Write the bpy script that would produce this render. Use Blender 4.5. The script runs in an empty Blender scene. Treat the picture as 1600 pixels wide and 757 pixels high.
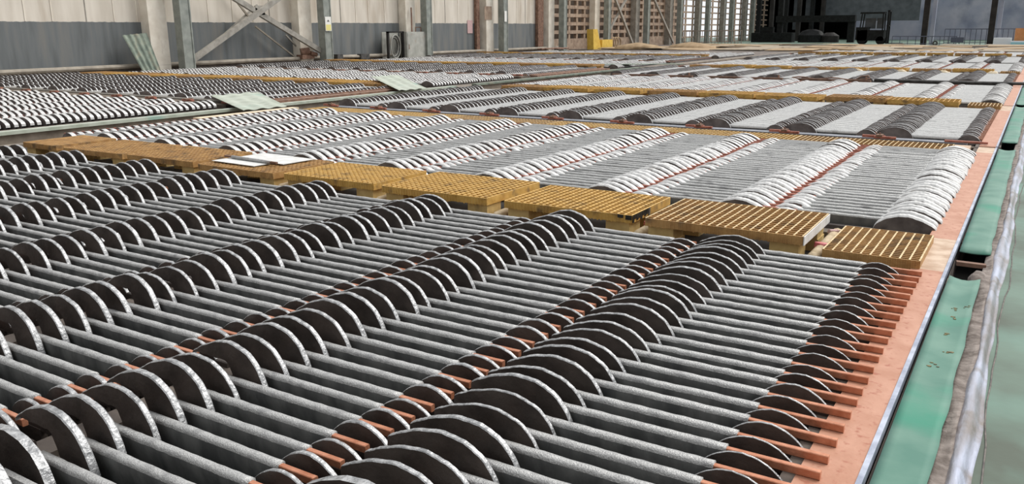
import bpy, math, random
from mathutils import Matrix, Vector

# ------------------------------------------------------------------ camera, light, exposure
SC = bpy.context.scene
COL = SC.collection
CAM_H = 1.12676
F_PX = 1297.67
def _setup():
    cx, cy = 800.0, 378.5
    a = (1635.4602445 - cx, 40.04044757 - cy); b = (-1345.97621257 - cx, 56.63580005 - cy)
    f = math.sqrt(-(a[0]*b[0] + a[1]*b[1]))
    Y = Vector((a[0], -a[1], -f)).normalized()
    X = -Vector((b[0], -b[1], -f)).normalized()
    X = (X - Y*X.dot(Y)).normalized()
    Z = X.cross(Y)
    return f, Matrix((X, Y, Z))
F_PX, ROT = _setup()
cd = bpy.data.cameras.new('camera'); cam = bpy.data.objects.new('camera', cd); COL.objects.link(cam)
cd.sensor_fit = 'HORIZONTAL'; cd.sensor_width = 36.0; cd.lens = F_PX/1600*36; cd.clip_start = .05; cd.clip_end = 500
cam.matrix_world = Matrix.Translation((0, 0, CAM_H)) @ ROT.to_4x4()
SC.camera = cam
RT = ROT.transposed()
def proj(x, y, z):
    c = RT @ Vector((x, y, z - CAM_H))
    if c.z > -.05: return (-9e3, -9e3)
    return (800 + F_PX*c.x/-c.z, 378.5 - F_PX*c.y/-c.z)

SC.view_settings.view_transform = 'Standard'; SC.view_settings.look = 'None'
SC.view_settings.exposure = 0.12; SC.view_settings.gamma = 1; SC.view_settings.use_curve_mapping = False

W = bpy.data.worlds.new('world'); SC.world = W; W.use_nodes = True
nt = W.node_tree; nt.nodes.clear()
wo = nt.nodes.new('ShaderNodeOutputWorld'); bg = nt.nodes.new('ShaderNodeBackground')
tc = nt.nodes.new('ShaderNodeTexCoord'); dot = nt.nodes.new('ShaderNodeVectorMath'); dot.operation = 'DOT_PRODUCT'
dot.inputs[1].default_value = Vector((.15, .62, .74)).normalized()
rp = nt.nodes.new('ShaderNodeValToRGB'); mr = nt.nodes.new('ShaderNodeMapRange')
mr.inputs['From Min'].default_value = -1; mr.inputs['From Max'].default_value = 1
nt.links.new(tc.outputs['Generated'], dot.inputs[0]); nt.links.new(dot.outputs['Value'], mr.inputs['Value'])
nt.links.new(mr.outputs['Result'], rp.inputs['Fac']); nt.links.new(rp.outputs['Color'], bg.inputs['Color'])
e = rp.color_ramp.elements
e[0].position = 0.0; e[0].color = (.26, .25, .24, 1)
e[1].position = 1.0; e[1].color = (1.0, 1.0, 1.0, 1)
m_ = e.new(.5); m_.color = (.48, .475, .47, 1)
m_ = e.new(.75); m_.color = (.75, .77, .80, 1)
bg.inputs['Strength'].default_value = 1.15
nt.links.new(bg.outputs[0], wo.inputs[0])
sd = bpy.data.lights.new('skylight_sun', 'SUN'); sd.energy = 2.6; sd.angle = math.radians(35); sd.color = (1, .965, .92)
so = bpy.data.objects.new('skylight_sun', sd); COL.objects.link(so)
so.rotation_euler = Vector((.42, .55, .80)).to_track_quat('Z', 'Y').to_euler()

R = random.Random(7)

# ------------------------------------------------------------------ materials
MATS = {}
def mat(name, c1, c2=None, scale=8.0, rough=.6, metal=0.0, bump=0.0, bscale=60.0, stretch=(1, 1, 1), detail=4.0, lo=.35, hi=.65,
        c3=None, s3=2.0, lo3=.5, hi3=.65, st3=(1, 1, 1), spec=.5, rough2=None):
    m = bpy.data.materials.new(name); m.use_nodes = True; MATS[name] = m
    n = m.node_tree.nodes; l = m.node_tree.links; b = n['Principled BSDF']
    b.inputs['Roughness'].default_value = rough; b.inputs['Metallic'].default_value = metal
    b.inputs['Specular IOR Level'].default_value = spec
    g = n.new('ShaderNodeNewGeometry')
    def noise(sc, st, det=4.0):
        mp = n.new('ShaderNodeMapping'); mp.inputs['Scale'].default_value = st
        l.new(g.outputs['Position'], mp.inputs['Vector'])
        t = n.new('ShaderNodeTexNoise'); t.inputs['Scale'].default_value = sc; t.inputs['Detail'].default_value = det
        l.new(mp.outputs['Vector'], t.inputs['Vector']); return t
    def ramp(t, lo, hi):
        r = n.new('ShaderNodeMapRange'); r.inputs['From Min'].default_value = lo; r.inputs['From Max'].default_value = hi
        l.new(t.outputs['Fac'], r.inputs['Value']); return r
    def mixc(f, A, B):
        x = n.new('ShaderNodeMix'); x.data_type = 'RGBA'
        l.new(f.outputs['Result'], x.inputs['Factor'])
        for v, sock in ((A, x.inputs[6]), (B, x.inputs[7])):
            if isinstance(v, tuple): sock.default_value = (*v, 1)
            else: l.new(v, sock)
        return x.outputs[2]
    out = None
    if c2 is not None:
        r = ramp(noise(scale, stretch, detail), lo, hi); out = mixc(r, c1, c2)
        if rough2 is not None:
            q = n.new('ShaderNodeMapRange'); q.inputs['To Min'].default_value = rough; q.inputs['To Max'].default_value = rough2
            l.new(r.outputs['Result'], q.inputs['Value']); l.new(q.outputs['Result'], b.inputs['Roughness'])
    if c3 is not None:
        r3 = ramp(noise(s3, st3, 5.0), lo3, hi3); out = mixc(r3, out if out is not None else c1, c3)
    if out is None: b.inputs['Base Color'].default_value = (*c1, 1)
    else: l.new(out, b.inputs['Base Color'])
    if bump > 0:
        t = noise(bscale, stretch if bscale < 100 else (1, 1, 1)); bp = n.new('ShaderNodeBump'); bp.inputs['Strength'].default_value = bump
        bp.inputs['Distance'].default_value = .01
        l.new(t.outputs['Fac'], bp.inputs['Height']); l.new(bp.outputs['Normal'], b.inputs['Normal'])
    return m
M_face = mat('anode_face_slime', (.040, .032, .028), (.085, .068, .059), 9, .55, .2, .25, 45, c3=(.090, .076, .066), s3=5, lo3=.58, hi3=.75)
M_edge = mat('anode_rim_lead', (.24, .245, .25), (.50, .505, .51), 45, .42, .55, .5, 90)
M_dface = mat('hazed_anode_face', (.095, .080, .076), (.19, .165, .155), 9, .6, .1, .25, 45)  # haze over the farther banks is mixed into this lighter face colour
M_pface = mat('shaded_pale_anode_face', (.085, .072, .068), (.17, .15, .14), 12, .6, .1, .2, 45)  # shaded side of the pale ears, darkened in colour and lifted for haze
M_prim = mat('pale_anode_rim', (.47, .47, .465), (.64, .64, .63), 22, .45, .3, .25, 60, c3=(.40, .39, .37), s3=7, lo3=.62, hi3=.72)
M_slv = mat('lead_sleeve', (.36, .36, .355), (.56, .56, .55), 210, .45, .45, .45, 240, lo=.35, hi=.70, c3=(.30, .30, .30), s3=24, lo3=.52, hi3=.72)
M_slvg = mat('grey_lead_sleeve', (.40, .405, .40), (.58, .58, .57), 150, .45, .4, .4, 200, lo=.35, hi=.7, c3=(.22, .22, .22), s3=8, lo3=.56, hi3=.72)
M_slvp = mat('sheen_lead_sleeve', (.68, .68, .67), (.82, .82, .80), 60, .45, .3, .3, 90, c3=(.50, .50, .49), s3=10, lo3=.6, hi3=.75)  # grazing gloss on the farther bars is painted into this near-white base
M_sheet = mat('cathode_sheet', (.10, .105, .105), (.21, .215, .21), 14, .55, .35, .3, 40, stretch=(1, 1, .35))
M_cop = mat('copper_bar', (.44, .17, .09), (.58, .26, .155), 30, .45, .45, .2, 80)
M_copr = mat('oxidised_copper_bar', (.30, .095, .065), (.50, .20, .14), 26, .6, .25)
M_bus = mat('copper_busbar', (.42, .205, .13), (.50, .27, .185), 9, .55, .25, .15, 60, c3=(.36, .14, .085), s3=34, lo3=.57, hi3=.68)
M_busd = mat('dirty_busbar', (.42, .29, .20), (.60, .47, .36), 11, .7, .1, .15, 60)
M_strip = mat('lead_strip', (.30, .33, .42), (.52, .56, .66), 14, .35, .4, .2)
M_sgr = mat('dull_blue_grey', (.16, .17, .20), (.26, .27, .30), 8, .6)
M_conc = mat('tank_concrete', (.075, .06, .048), (.19, .155, .12), 6, .9, 0, .4, 30, c3=(.32, .25, .17), s3=3, lo3=.58, hi3=.8)
M_dark = mat('void_shade', (.012, .010, .009), (.03, .025, .02), 6, .9)  # near black, painting the shade in the voids under gratings and boards
M_liq = mat('electrolyte', (.012, .011, .012), None, rough=.12)
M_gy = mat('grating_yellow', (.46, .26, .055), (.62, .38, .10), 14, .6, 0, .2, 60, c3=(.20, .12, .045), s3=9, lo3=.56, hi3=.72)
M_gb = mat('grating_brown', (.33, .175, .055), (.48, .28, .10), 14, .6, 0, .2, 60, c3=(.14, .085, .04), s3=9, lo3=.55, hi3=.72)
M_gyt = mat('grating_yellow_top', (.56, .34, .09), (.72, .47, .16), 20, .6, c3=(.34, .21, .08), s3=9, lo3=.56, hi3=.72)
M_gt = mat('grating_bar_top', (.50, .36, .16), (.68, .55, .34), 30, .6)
M_blk = mat('yellow_block', (.50, .33, .12), (.66, .48, .20), 10, .7, 0, .3, 40, c3=(.26, .17, .07), s3=7, lo3=.6, hi3=.75)
M_grn = mat('green_board', (.085, .20, .155), (.145, .265, .21), 5, .5, 0, .05, 30, c3=(.045, .24, .16), s3=2.6, lo3=.52, hi3=.72, spec=.2)
M_spot = mat('slime_spot', (.10, .07, .03), (.2, .16, .06), 60, .7)
M_ridge = mat('lining_ridge_sheen', (.22, .20, .20), (.46, .50, .62), 5, .28, .25, .35, 25, stretch=(3, .6, 1), c3=(.20, .17, .15), s3=8, lo3=.55, hi3=.7)  # blue sky sheen of the ridge is put into its colour
M_mort = mat('mortar_edge', (.13, .105, .09), (.28, .24, .215), 22, .9, 0, .6, 50)
M_floor = mat('painted_floor', (.085, .105, .080), (.13, .20, .155), 2.2, .62, 0, .12, 22, c3=(.15, .26, .21), s3=1.3, lo3=.50, hi3=.68, rough2=.5, spec=.3)
M_crack = mat('floor_crack', (.10, .09, .085), (.2, .18, .16), 30, .9)
M_wall = mat('painted_wall_panels', (.57, .52, .445), (.70, .65, .57), 1.6, .85, 0, .1, 20, stretch=(1, 1.5, .25), c3=(.40, .33, .25), s3=1.3, lo3=.54, hi3=.76, st3=(1, 1.2, .22))
M_colw = mat('column_concrete', (.72, .66, .56), (.86, .81, .71), 3, .85, 0, .1, 20, c3=(.50, .43, .35), s3=4, lo3=.6, hi3=.8, st3=(1, 1, .4))
M_colg = mat('column_steel_green', (.20, .22, .20), (.30, .32, .29), 4, .6, .1, .1, 30)
M_brace = mat('brace_steel', (.25, .235, .205), (.38, .36, .32), 5, .6, .1)
M_pipe = mat('wall_pipe', (.24, .21, .17), (.36, .32, .26), 4, .7)
M_lat = mat('lattice_brick', (.26, .185, .135), (.42, .32, .24), 5, .9, 0, .2, 20)
M_latd = mat('far_brick', (.11, .08, .06), (.22, .165, .125), 1.5, .9)
M_farw = mat('far_wall_plaster', (.33, .36, .46), (.47, .48, .55), .7, .9, 0, .0, 5, c3=(.17, .20, .28), s3=.45, lo3=.50, hi3=.72)
M_blk2 = mat('far_end_gloom', (.004, .0045, .0045), (.012, .014, .014), 6, .6, spec=.2)  # near black: the gloom of the far end is put into the colour
M_dsteel = mat('far_dark_steel', (.016, .015, .014), (.035, .032, .03), 2, .7, spec=.25)
M_glass = mat('cab_pane', (.06, .072, .082), (.10, .115, .13), 2, .5)
M_tan = mat('tan_board', (.27, .185, .10), (.40, .29, .175), 3, .9, 0, .2, 15, c3=(.30, .20, .11), s3=1.2, lo3=.55, hi3=.75)
M_tan2 = mat('grey_brown_board', (.24, .195, .14), (.36, .30, .22), 3, .9, 0, .2, 15)
M_corr = mat('green_corrugated', (.13, .165, .135), (.24, .28, .225), 6, .6, .1, .1, 30, c3=(.28, .24, .17), s3=3, lo3=.55, hi3=.75)
M_corrp = mat('pale_corrugated', (.34, .38, .31), (.46, .50, .43), 6, .5, .0, .1, 30, c3=(.28, .41, .35), s3=1.2, lo3=.58, hi3=.68)
M_wpipe = mat('tan_pipe', (.38, .29, .17), (.56, .45, .30), 16, .7, 0, .4, 60)
M_red = mat('red_rag', (.45, .09, .09), (.62, .22, .22), 25, .6)
M_pink = mat('pink_rag', (.50, .30, .30), (.62, .46, .45), 30, .7)
M_sht = mat('pale_lead_sheet', (.58, .58, .56), (.74, .74, .72), 12, .5, .1, .1, 30)
M_box = mat('cabinet_grey', (.34, .345, .31), (.45, .45, .41), 4, .6, .1, c3=(.36, .28, .22), s3=3, lo3=.6, hi3=.75)
M_blackh = mat('black_hose', (.03, .03, .028), (.09, .085, .08), 9, .5)
M_rust = mat('rusty_steel', (.14, .075, .05), (.27, .16, .11), 9, .8)
M_white = mat('daylight_white_and_plastic', (.85, .88, .92), None, rough=.4)  # white of the sunlit floor patch, also the plastic on the crate
M_cyan = mat('cyan_plastic', (.35, .68, .75), None, rough=.4)
M_orange = mat('orange_plate', (.50, .20, .07), (.62, .28, .11), 4, .7)
M_yel = mat('safety_yellow', (.62, .40, .06), (.74, .52, .10), 6, .5)
M_sign = mat('sign_white', (.78, .78, .74), None, rough=.6)
M_signy = mat('sign_yellow', (.75, .68, .25), None, rough=.6)
M_rail = mat('rail_steel', (.26, .22, .19), (.34, .29, .25), 4, .6)
M_raild = mat('rail_blue_grey', (.10, .11, .15), None, rough=.6)
M_skirt = mat('stained_ledge', (.085, .068, .058), (.17, .14, .118), 5, .8, 0, .2, 20)
M_gut = mat('brown_gutter_lining', (.14, .115, .09), (.27, .23, .185), 4, .85, 0, .3, 20)
M_cream = mat('cream_timber', (.62, .52, .36), (.72, .62, .46), 8, .7)

# wall paint: grey-blue dado below cream, vertical panel joints, all real paint with a ragged edge
def wall_paint():
    m = M_wall; n = m.node_tree.nodes; l = m.node_tree.links; b = n['Principled BSDF']
    base = b.inputs['Base Color'].links[0].from_socket
    g = n.new('ShaderNodeNewGeometry'); s = n.new('ShaderNodeSeparateXYZ'); l.new(g.outputs['Position'], s.inputs[0])
    t = n.new('ShaderNodeTexNoise'); t.inputs['Scale'].default_value = 5; t.inputs['Detail'].default_value = 5
    l.new(g.outputs['Position'], t.inputs['Vector'])
    ma = n.new('ShaderNodeMath'); ma.operation = 'MULTIPLY_ADD'; ma.inputs[1].default_value = .05; l.new(t.outputs['Fac'], ma.inputs[0])
    l.new(s.outputs['Z'], ma.inputs[2])
    lt = n.new('ShaderNodeMath'); lt.operation = 'LESS_THAN'; lt.inputs[1].default_value = 1.40; l.new(ma.outputs[0], lt.inputs[0])
    mp = n.new('ShaderNodeMapping'); mp.inputs['Scale'].default_value = (1, 1.5, .2); l.new(g.outputs['Position'], mp.inputs['Vector'])
    t2 = n.new('ShaderNodeTexNoise'); t2.inputs['Scale'].default_value = 2.4; t2.inputs['Detail'].default_value = 6; l.new(mp.outputs[0], t2.inputs['Vector'])
    cr = n.new('ShaderNodeValToRGB'); l.new(t2.outputs['Fac'], cr.inputs['Fac'])
    e = cr.color_ramp.elements
    e[0].position = .3; e[0].color = (.10, .108, .108, 1); e[1].position = .75; e[1].color = (.20, .195, .178, 1)
    k = e.new(.5); k.color = (.145, .158, .162, 1)
    x = n.new('ShaderNodeMix'); x.data_type = 'RGBA'; l.new(lt.outputs[0], x.inputs['Factor']); l.new(base, x.inputs[6]); l.new(cr.outputs[0], x.inputs[7])
    l.new(x.outputs[2], b.inputs['Base Color'])
wall_paint()

# ------------------------------------------------------------------ mesh helpers
class MB:
    def __init__(s): s.v = []; s.f = []; s.m = []; s.mats = []
    def mi(s, m):
        if m not in s.mats: s.mats.append(m)
        return s.mats.index(m)
    def add(s, vs, fs, m):
        o = len(s.v); s.v += vs; k = s.mi(m)
        for f in fs: s.f.append(tuple(i + o for i in f)); s.m.append(k)
    def box(s, x0, x1, y0, y1, z0, z1, m, mt=None, xf=None):
        vs = [(x0, y0, z0), (x1, y0, z0), (x1, y1, z0), (x0, y1, z0), (x0, y0, z1), (x1, y0, z1), (x1, y1, z1), (x0, y1, z1)]
        if xf: vs = [tuple(xf @ Vector(v)) for v in vs]
        s.add(vs, [(0, 3, 2, 1), (0, 1, 5, 4), (1, 2, 6, 5), (2, 3, 7, 6), (3, 0, 4, 7)], m)
        s.add([vs[4], vs[5], vs[6], vs[7]], [(0, 1, 2, 3)], mt or m)
    def tube(s, pts, r, m, n=8, cap=True):
        P = [Vector(p) for p in pts]; rs = r if isinstance(r, (list, tuple)) else [r]*len(P)
        vs = []; prev = None
        for i, p in enumerate(P):
            d = (P[min(i+1, len(P)-1)] - P[max(i-1, 0)]).normalized()
            up = Vector((0, 0, 1)) if abs(d.z) < .9 else Vector((1, 0, 0))
            a = d.cross(up).normalized() if prev is None else (prev - d*prev.dot(d)).normalized()
            prev = a; b = a.cross(d)
            for k in range(n):
                t = 2*math.pi*k/n; vs.append(tuple(p + (a*math.cos(t) + b*math.sin(t))*rs[i]))
        fs = [(i*n+k, i*n+(k+1) % n, (i+1)*n+(k+1) % n, (i+1)*n+k) for i in range(len(P)-1) for k in range(n)]
        if cap: fs += [tuple(range(n))[::-1], tuple((len(P)-1)*n+k for k in range(n))]
        s.add(vs, fs, m)
    def beam(s, a, b, w, h, m):   # rectangular bar between two points
        a = Vector(a); b = Vector(b); d = (b-a); L = d.length; q = d.to_track_quat('Y', 'Z').to_matrix().to_4x4()
        s.box(-w/2, w/2, 0, L, -h/2, h/2, m, xf=Matrix.Translation(a) @ q)
    def disc_torus(s, c, R0, r, m, n=20, k=6, ax='X', sq=1.0):
        pts = []
        for i in range(n+1):
            t = 2*math.pi*i/n
            pts.append((c[0], c[1]+R0*math.cos(t), c[2]+R0*math.sin(t)*sq) if ax == 'X' else (c[0]+R0*math.cos(t), c[1], c[2]+R0*math.sin(t)*sq))
        s.tube(pts, r, m, k, False)
    def mesh(s, name, smooth=False):
        me = bpy.data.meshes.new(name); me.from_pydata(s.v, [], s.f)
        for m in s.mats: me.materials.append(m)
        me.polygons.foreach_set('material_index', s.m)
        if smooth: me.polygons.foreach_set('use_smooth', [True]*len(s.f))
        me.update(); return me
    def build(s, name, parent=None, smooth=False):
        o = bpy.data.objects.new(name, s.mesh(name, smooth)); COL.objects.link(o)
        if parent: o.parent = parent
        return o
def tag(o, label=None, cat=None, group=None, kind=None):
    if label: o['label'] = label
    if cat: o['category'] = cat
    if group: o['group'] = group
    if kind: o['kind'] = kind
    return o
def empty(name, loc=(0, 0, 0), label=None, cat=None, group=None):
    o = bpy.data.objects.new(name, None); COL.objects.link(o); o.location = loc; o.empty_display_size = .1
    return tag(o, label, cat, group)
def inst(name, me, parent):
    o = bpy.data.objects.new(name, me); COL.objects.link(o); o.parent = parent; return o
ORD = ['first', 'second', 'third', 'fourth', 'fifth', 'sixth', 'seventh', 'eighth', 'ninth', 'tenth']
def ordn(i):
    if i < 10: return ORD[i]
    n = i+1; suf = 'th' if 10 < n % 100 < 14 else {1: 'st', 2: 'nd', 3: 'rd'}.get(n % 10, 'th')
    return '%d%s' % (n, suf)

# ------------------------------------------------------------------ layout of the banks of cells
CW = .968; BX = -.345; NC = 9
# name, y0, y1, orient, kind, pitch, x of block edge
RB = [('nearest bank', .79, 4.24, 1, 'dark', .10),
      ('second bank', 5.19, 8.57, -1, 'pale', .10),
      ('third bank', 9.60, 13.22, 1, 'dark3', .10),
      ('fourth bank', 14.25, 18.45, -1, 'pale', .10),
      ('fifth bank', 19.35, 23.20, 1, 'dark3', .105),
      ('sixth bank', 24.0, 29.5, -1, 'pale', .125),
      ('seventh bank', 30.5, 35.9, 1, 'dark3', .125),
      ('eighth bank', 36.9, 42.4, -1, 'pale', .125)]
LBX = -10.62; NL = 11
LB = [('first', 4.2, 8.55, -1, 'pale', .10),
      ('second', 9.25, 12.75, 1, 'dark3', .10),
      ('third', 14.05, 17.30, -1, 'pale', .10),
      ('fourth', 17.95, 21.9, 1, 'dark3', .10),
      ('fifth', 23.1, 26.9, -1, 'pale', .11),
      ('sixth', 27.6, 31.6, 1, 'dark3', .11),
      ('seventh', 32.4, 37.2, -1, 'pale', .12)]

# ------------------------------------------------------------------ structure: ground, tank blocks, floor
g = MB(); g.box(-26, 9, -3, 92, -1.25, -1.15, M_conc); tag(g.build('floor'), 'stained concrete basement floor under the tanks', kind='structure')
g = MB(); g.box(-.03, 9, -3, 92, -1.15, -.055, M_floor)
tag(g.build('floor_aisle'), 'worn green painted aisle floor right of the tanks', kind='structure')

def tank(bx, nc, y0, y1, name, right):
    t = empty('electrolysis_tank', (bx-nc*CW/2, (y0+y1)/2, -1.15), name, 'tank', 'long concrete electrolysis tanks')
    ox, oy, oz = -t.location.x, -t.location.y, -t.location.z
    w = MB(); x0 = bx-nc*CW-.12; x1 = bx+.10
    w.box(x0+ox, x1+ox, y0-.16+oy, y0-.06+oy, -1.15+oz, -.05+oz, M_conc)
    w.box(x0+ox, x1+ox, y1+.02+oy, y1+.12+oy, -1.15+oz, -.05+oz, M_conc)
    for k in range(nc+1):
        c = bx+.02-k*CW
        w.box(c-.09+ox, c+.09+ox, y0-.06+oy, y1+.02+oy, -1.15+oz, -.045+oz, M_skirt)
    w.build('wall', t)
    q = MB(); q.box(x0+.05+ox, x1-.05+ox, y0-.05+oy, y1+.01+oy, -1.1+oz, -.24+oz, M_liq); q.build('electrolyte', t)
    s = MB()
    for k in range(1, nc+1):
        if right == 1: xx = bx-k*CW
        else: xx = bx-k*CW-.02
        s.box(xx-.05+ox, xx+.05+ox, y0-.05+oy, y1+oy, -.044+oz, -.026+oz, M_copr if right != 1 else M_skirt)
    s.build('copper_strip', t)
    return t
for nm, y0, y1, orr, kd, p in RB:
    tank(BX, NC, y0, y1, 'dark tank holding the %s of plates beside the copper busbar' % nm, orr)
for nm, y0, y1, orr, kd, p in LB:
    tank(LBX, NL, y0, y1, 'dark tank holding the %s bank of plates beyond the gutter' % nm, orr)
# walkway beams between banks (shade under the gratings put into their near-black colour)
ys = [(RB[i][2]+.14, RB[i+1][1]-.18) for i in range(len(RB)-1)]
g = MB()
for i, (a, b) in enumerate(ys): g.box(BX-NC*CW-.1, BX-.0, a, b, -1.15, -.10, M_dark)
tag(g.build('trim_1'), 'ledges between the banks, darkened for the shade under the gratings', kind='structure')
g = MB()
for i in range(len(LB)-1): g.box(LBX-NL*CW-.1, LBX+.1, LB[i][2]+.14, LB[i+1][1]-.18, -1.15, -.06, M_skirt)
g.box(-23.1, LBX-NL*CW-.13, 2, 45, -1.15, -.08, M_conc)
g.box(LBX-NL*CW-.1, LBX+.1, 37.4, 45, -1.15, -.06, M_skirt)
tag(g.build('trim_2'), 'stained concrete ledges beyond the gutter', kind='structure')
# gutter between the two blocks
g = MB(); g.box(-10.0, -9.20, -1, 60, -1.15, -.32, M_gut); g.box(-9.30, -9.17, -1, 42.6, -1.15, -.05, M_gut)
tag(g.build('trim_3'), 'dark gutter trench between the two blocks of tanks', kind='structure')
gt = MB(); gt.box(-10.42, -10.02, 2, 42.6, -1.15, -.035, M_gut)
tag(gt.build('trim_4'), 'brown stained ledge along the far side of the gutter', kind='structure')
for (a, b, lab) in ((2.5, 8.62, 'long pale green edge strip along the gutter beside the brightest left bank'),
                    (8.95, 13.9, 'long pale green edge strip between the two corrugated boards over the gutter'),
                    (14.6, 23.2, 'thin green edge strip along the gutter beyond the farther corrugated board')):
    s = MB(); s.box(-10.10, -9.98, a, b, -.03, .01, M_corrp if b < 14 else M_corr); tag(s.build('edge_strip'), lab, 'edge strip')

# ------------------------------------------------------------------ anodes and cathodes
def noise1(seed, x): return math.sin(x*7.1+seed*1.7)*.5+math.sin(x*17.3+seed*3.1)*.3+math.sin(x*41+seed*5.3)*.2
def ear_outline(uL, uR, h, base, n, skew=0.0, seed=0, amp=.0, pw=.62, shoulderL=0, shoulderR=0):
    pts = []
    for i in range(n+1):
        t = i/n
        u = uL+(uR-uL)*t
        tt = t**(1-skew) if skew >= 0 else 1-(1-t)**(1+skew)
        z = base+(h-base)*(math.sin(math.pi*tt))**pw + amp*noise1(seed, t*6)*math.sin(math.pi*t)
        pts.append((u, z))
    if shoulderL: pts = [(uL-shoulderL, base), (uL-shoulderL, base+.012)]+pts
    if shoulderR: pts = pts+[(uR+shoulderR, base+.012), (uR+shoulderR, base)]
    return pts
def strip_ear(outer, inner, y, t, face, rim, mb, irr=None):
    """solid slab: outer line over, inner line under, thickness t in Y with chamfered rim"""
    n = len(outer); c = t*.16; vs = []
    def pt(p, dy, dn=0): return (p[0], y+dy, p[1]-dn)
    rows = [[pt(outer[i], -t/2, c) for i in range(n)], [pt(outer[i], -t/2+c) for i in range(n)], [pt(outer[i], t/2-c) for i in range(n)],
            [pt(outer[i], t/2, c) for i in range(n)], [pt(inner[i], t/2) for i in range(n)], [pt(inner[i], -t/2) for i in range(n)]]
    for r in rows: vs += r
    fr = []; ff = []
    for i in range(n-1):
        for k in range(6):
            a = k*n+i; b = k*n+i+1; k2 = (k+1) % 6; d = k2*n+i+1; e2 = k2*n+i
            q = (a, b, d, e2)
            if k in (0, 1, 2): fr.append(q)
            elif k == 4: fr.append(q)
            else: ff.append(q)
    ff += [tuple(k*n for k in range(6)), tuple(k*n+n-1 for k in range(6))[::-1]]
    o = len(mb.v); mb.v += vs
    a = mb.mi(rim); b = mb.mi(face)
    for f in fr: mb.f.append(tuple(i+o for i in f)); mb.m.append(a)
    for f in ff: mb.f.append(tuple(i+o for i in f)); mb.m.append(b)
def mx(pts, orr): return pts if orr == 1 else [(-1.07-u, z) for u, z in pts]

def catmull(P, m):
    out = []
    for i in range(len(P)-1):
        p0 = P[max(i-1, 0)]; p1 = P[i]; p2 = P[i+1]; p3 = P[min(i+2, len(P)-1)]
        for k in range(m):
            t = k/m
            out.append(tuple(.5*((2*p1[c])+(-p0[c]+p2[c])*t+(2*p0[c]-5*p1[c]+4*p2[c]-p3[c])*t*t+(-p0[c]+3*p1[c]-3*p2[c]+p3[c])*t**3) for c in (0, 1)))
    out.append(P[-1]); return out
# lifting ear: steep round right side, crown, then a long blunt beak on the left with an opening under it
EAR = [(.362, .38), (.358, .47), (.335, .58), (.295, .75), (.235, .93), (.175, 1.0), (.11, .90), (.062, .68), (.03, .36), (.010, .02), (0, -.26)]
BELL = [(.335, -.28), (.332, .12), (.312, .38), (.27, .66), (.22, .90), (.168, 1.0), (.12, .93), (.07, .70), (.03, .36), (.01, .08), (0, -.28)]
def big_ear(orr, h, hole, t, seed, face, rim, prof=EAR, foot=-.685):
    mb = MB()
    base = catmull(prof, 4)
    out = []
    for i, (d, f) in enumerate(base):
        q = i/len(base); out.append((foot-d, h*f+.0022*noise1(seed, q*7)*math.sin(math.pi*q)))
    inn = []
    for i, (u, z) in enumerate(out):
        d = foot-u
        if prof is EAR and hole > 0:
            zz = -.036 if d < .150 else hole*h*min(1, math.sqrt(max(0, (d-.150)/.03)))+(0 if d > .18 else -.02*(1-(d-.15)/.03))+.0025*noise1(seed+3, i*.21)
            zz = min(zz, z-.004)
        else: zz = min(-.036, z-.004)
        inn.append((u, zz))
    strip_ear(mx(out, orr), mx(inn, orr), 0, t, face, rim, mb)
    return mb.mesh('large_ear')
def small_ear(orr, h, t, seed, face, rim, w=1.0, n=18):
    mb = MB()
    out = ear_outline(-.18-.125*w, -.18+.12*w, h, -.036, n, .0, seed, .0015, .62)
    inn = [(u, min(-.040, z-.004)) for u, z in out]
    strip_ear(mx(out, orr), mx(inn, orr), 0, t, face, rim, mb)
    sh = [(-.075, -.006), (-.045, -.004), (-.012, -.006)]; si = [(-.075, -.028), (-.045, -.028), (-.012, -.028)]
    strip_ear(mx(sh, orr), mx(si, orr), 0, t*1.4, face, face, mb)
    return mb.mesh('small_ear')
def plate(orr, t, face):
    mb = MB(); a, b = (-.83, -.13)
    mb.box(a, b, -t*.4, t*.4, -.62, -.033, face); return mb.mesh('anode_plate')
def bar(orr, m, tip=0):
    mb = MB(); a, b = (-.86, tip) if orr == 1 else (-1.075, -.13)
    c = .002
    sec = [(-.009+c, 0), (.009-c, 0), (.009, c), (.009, .023-c), (.009-c, .023), (-.009+c, .023), (-.009, .023-c), (-.009, c)]
    vs = [(a, y, z) for y, z in sec]+[(b, y, z) for y, z in sec]
    mb.add(vs, [(i, (i+1) % 8, 8+(i+1) % 8, 8+i) for i in range(8)]+[tuple(range(8))[::-1], tuple(range(8, 16))], m)
    return mb.mesh('copper_bar')
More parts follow.
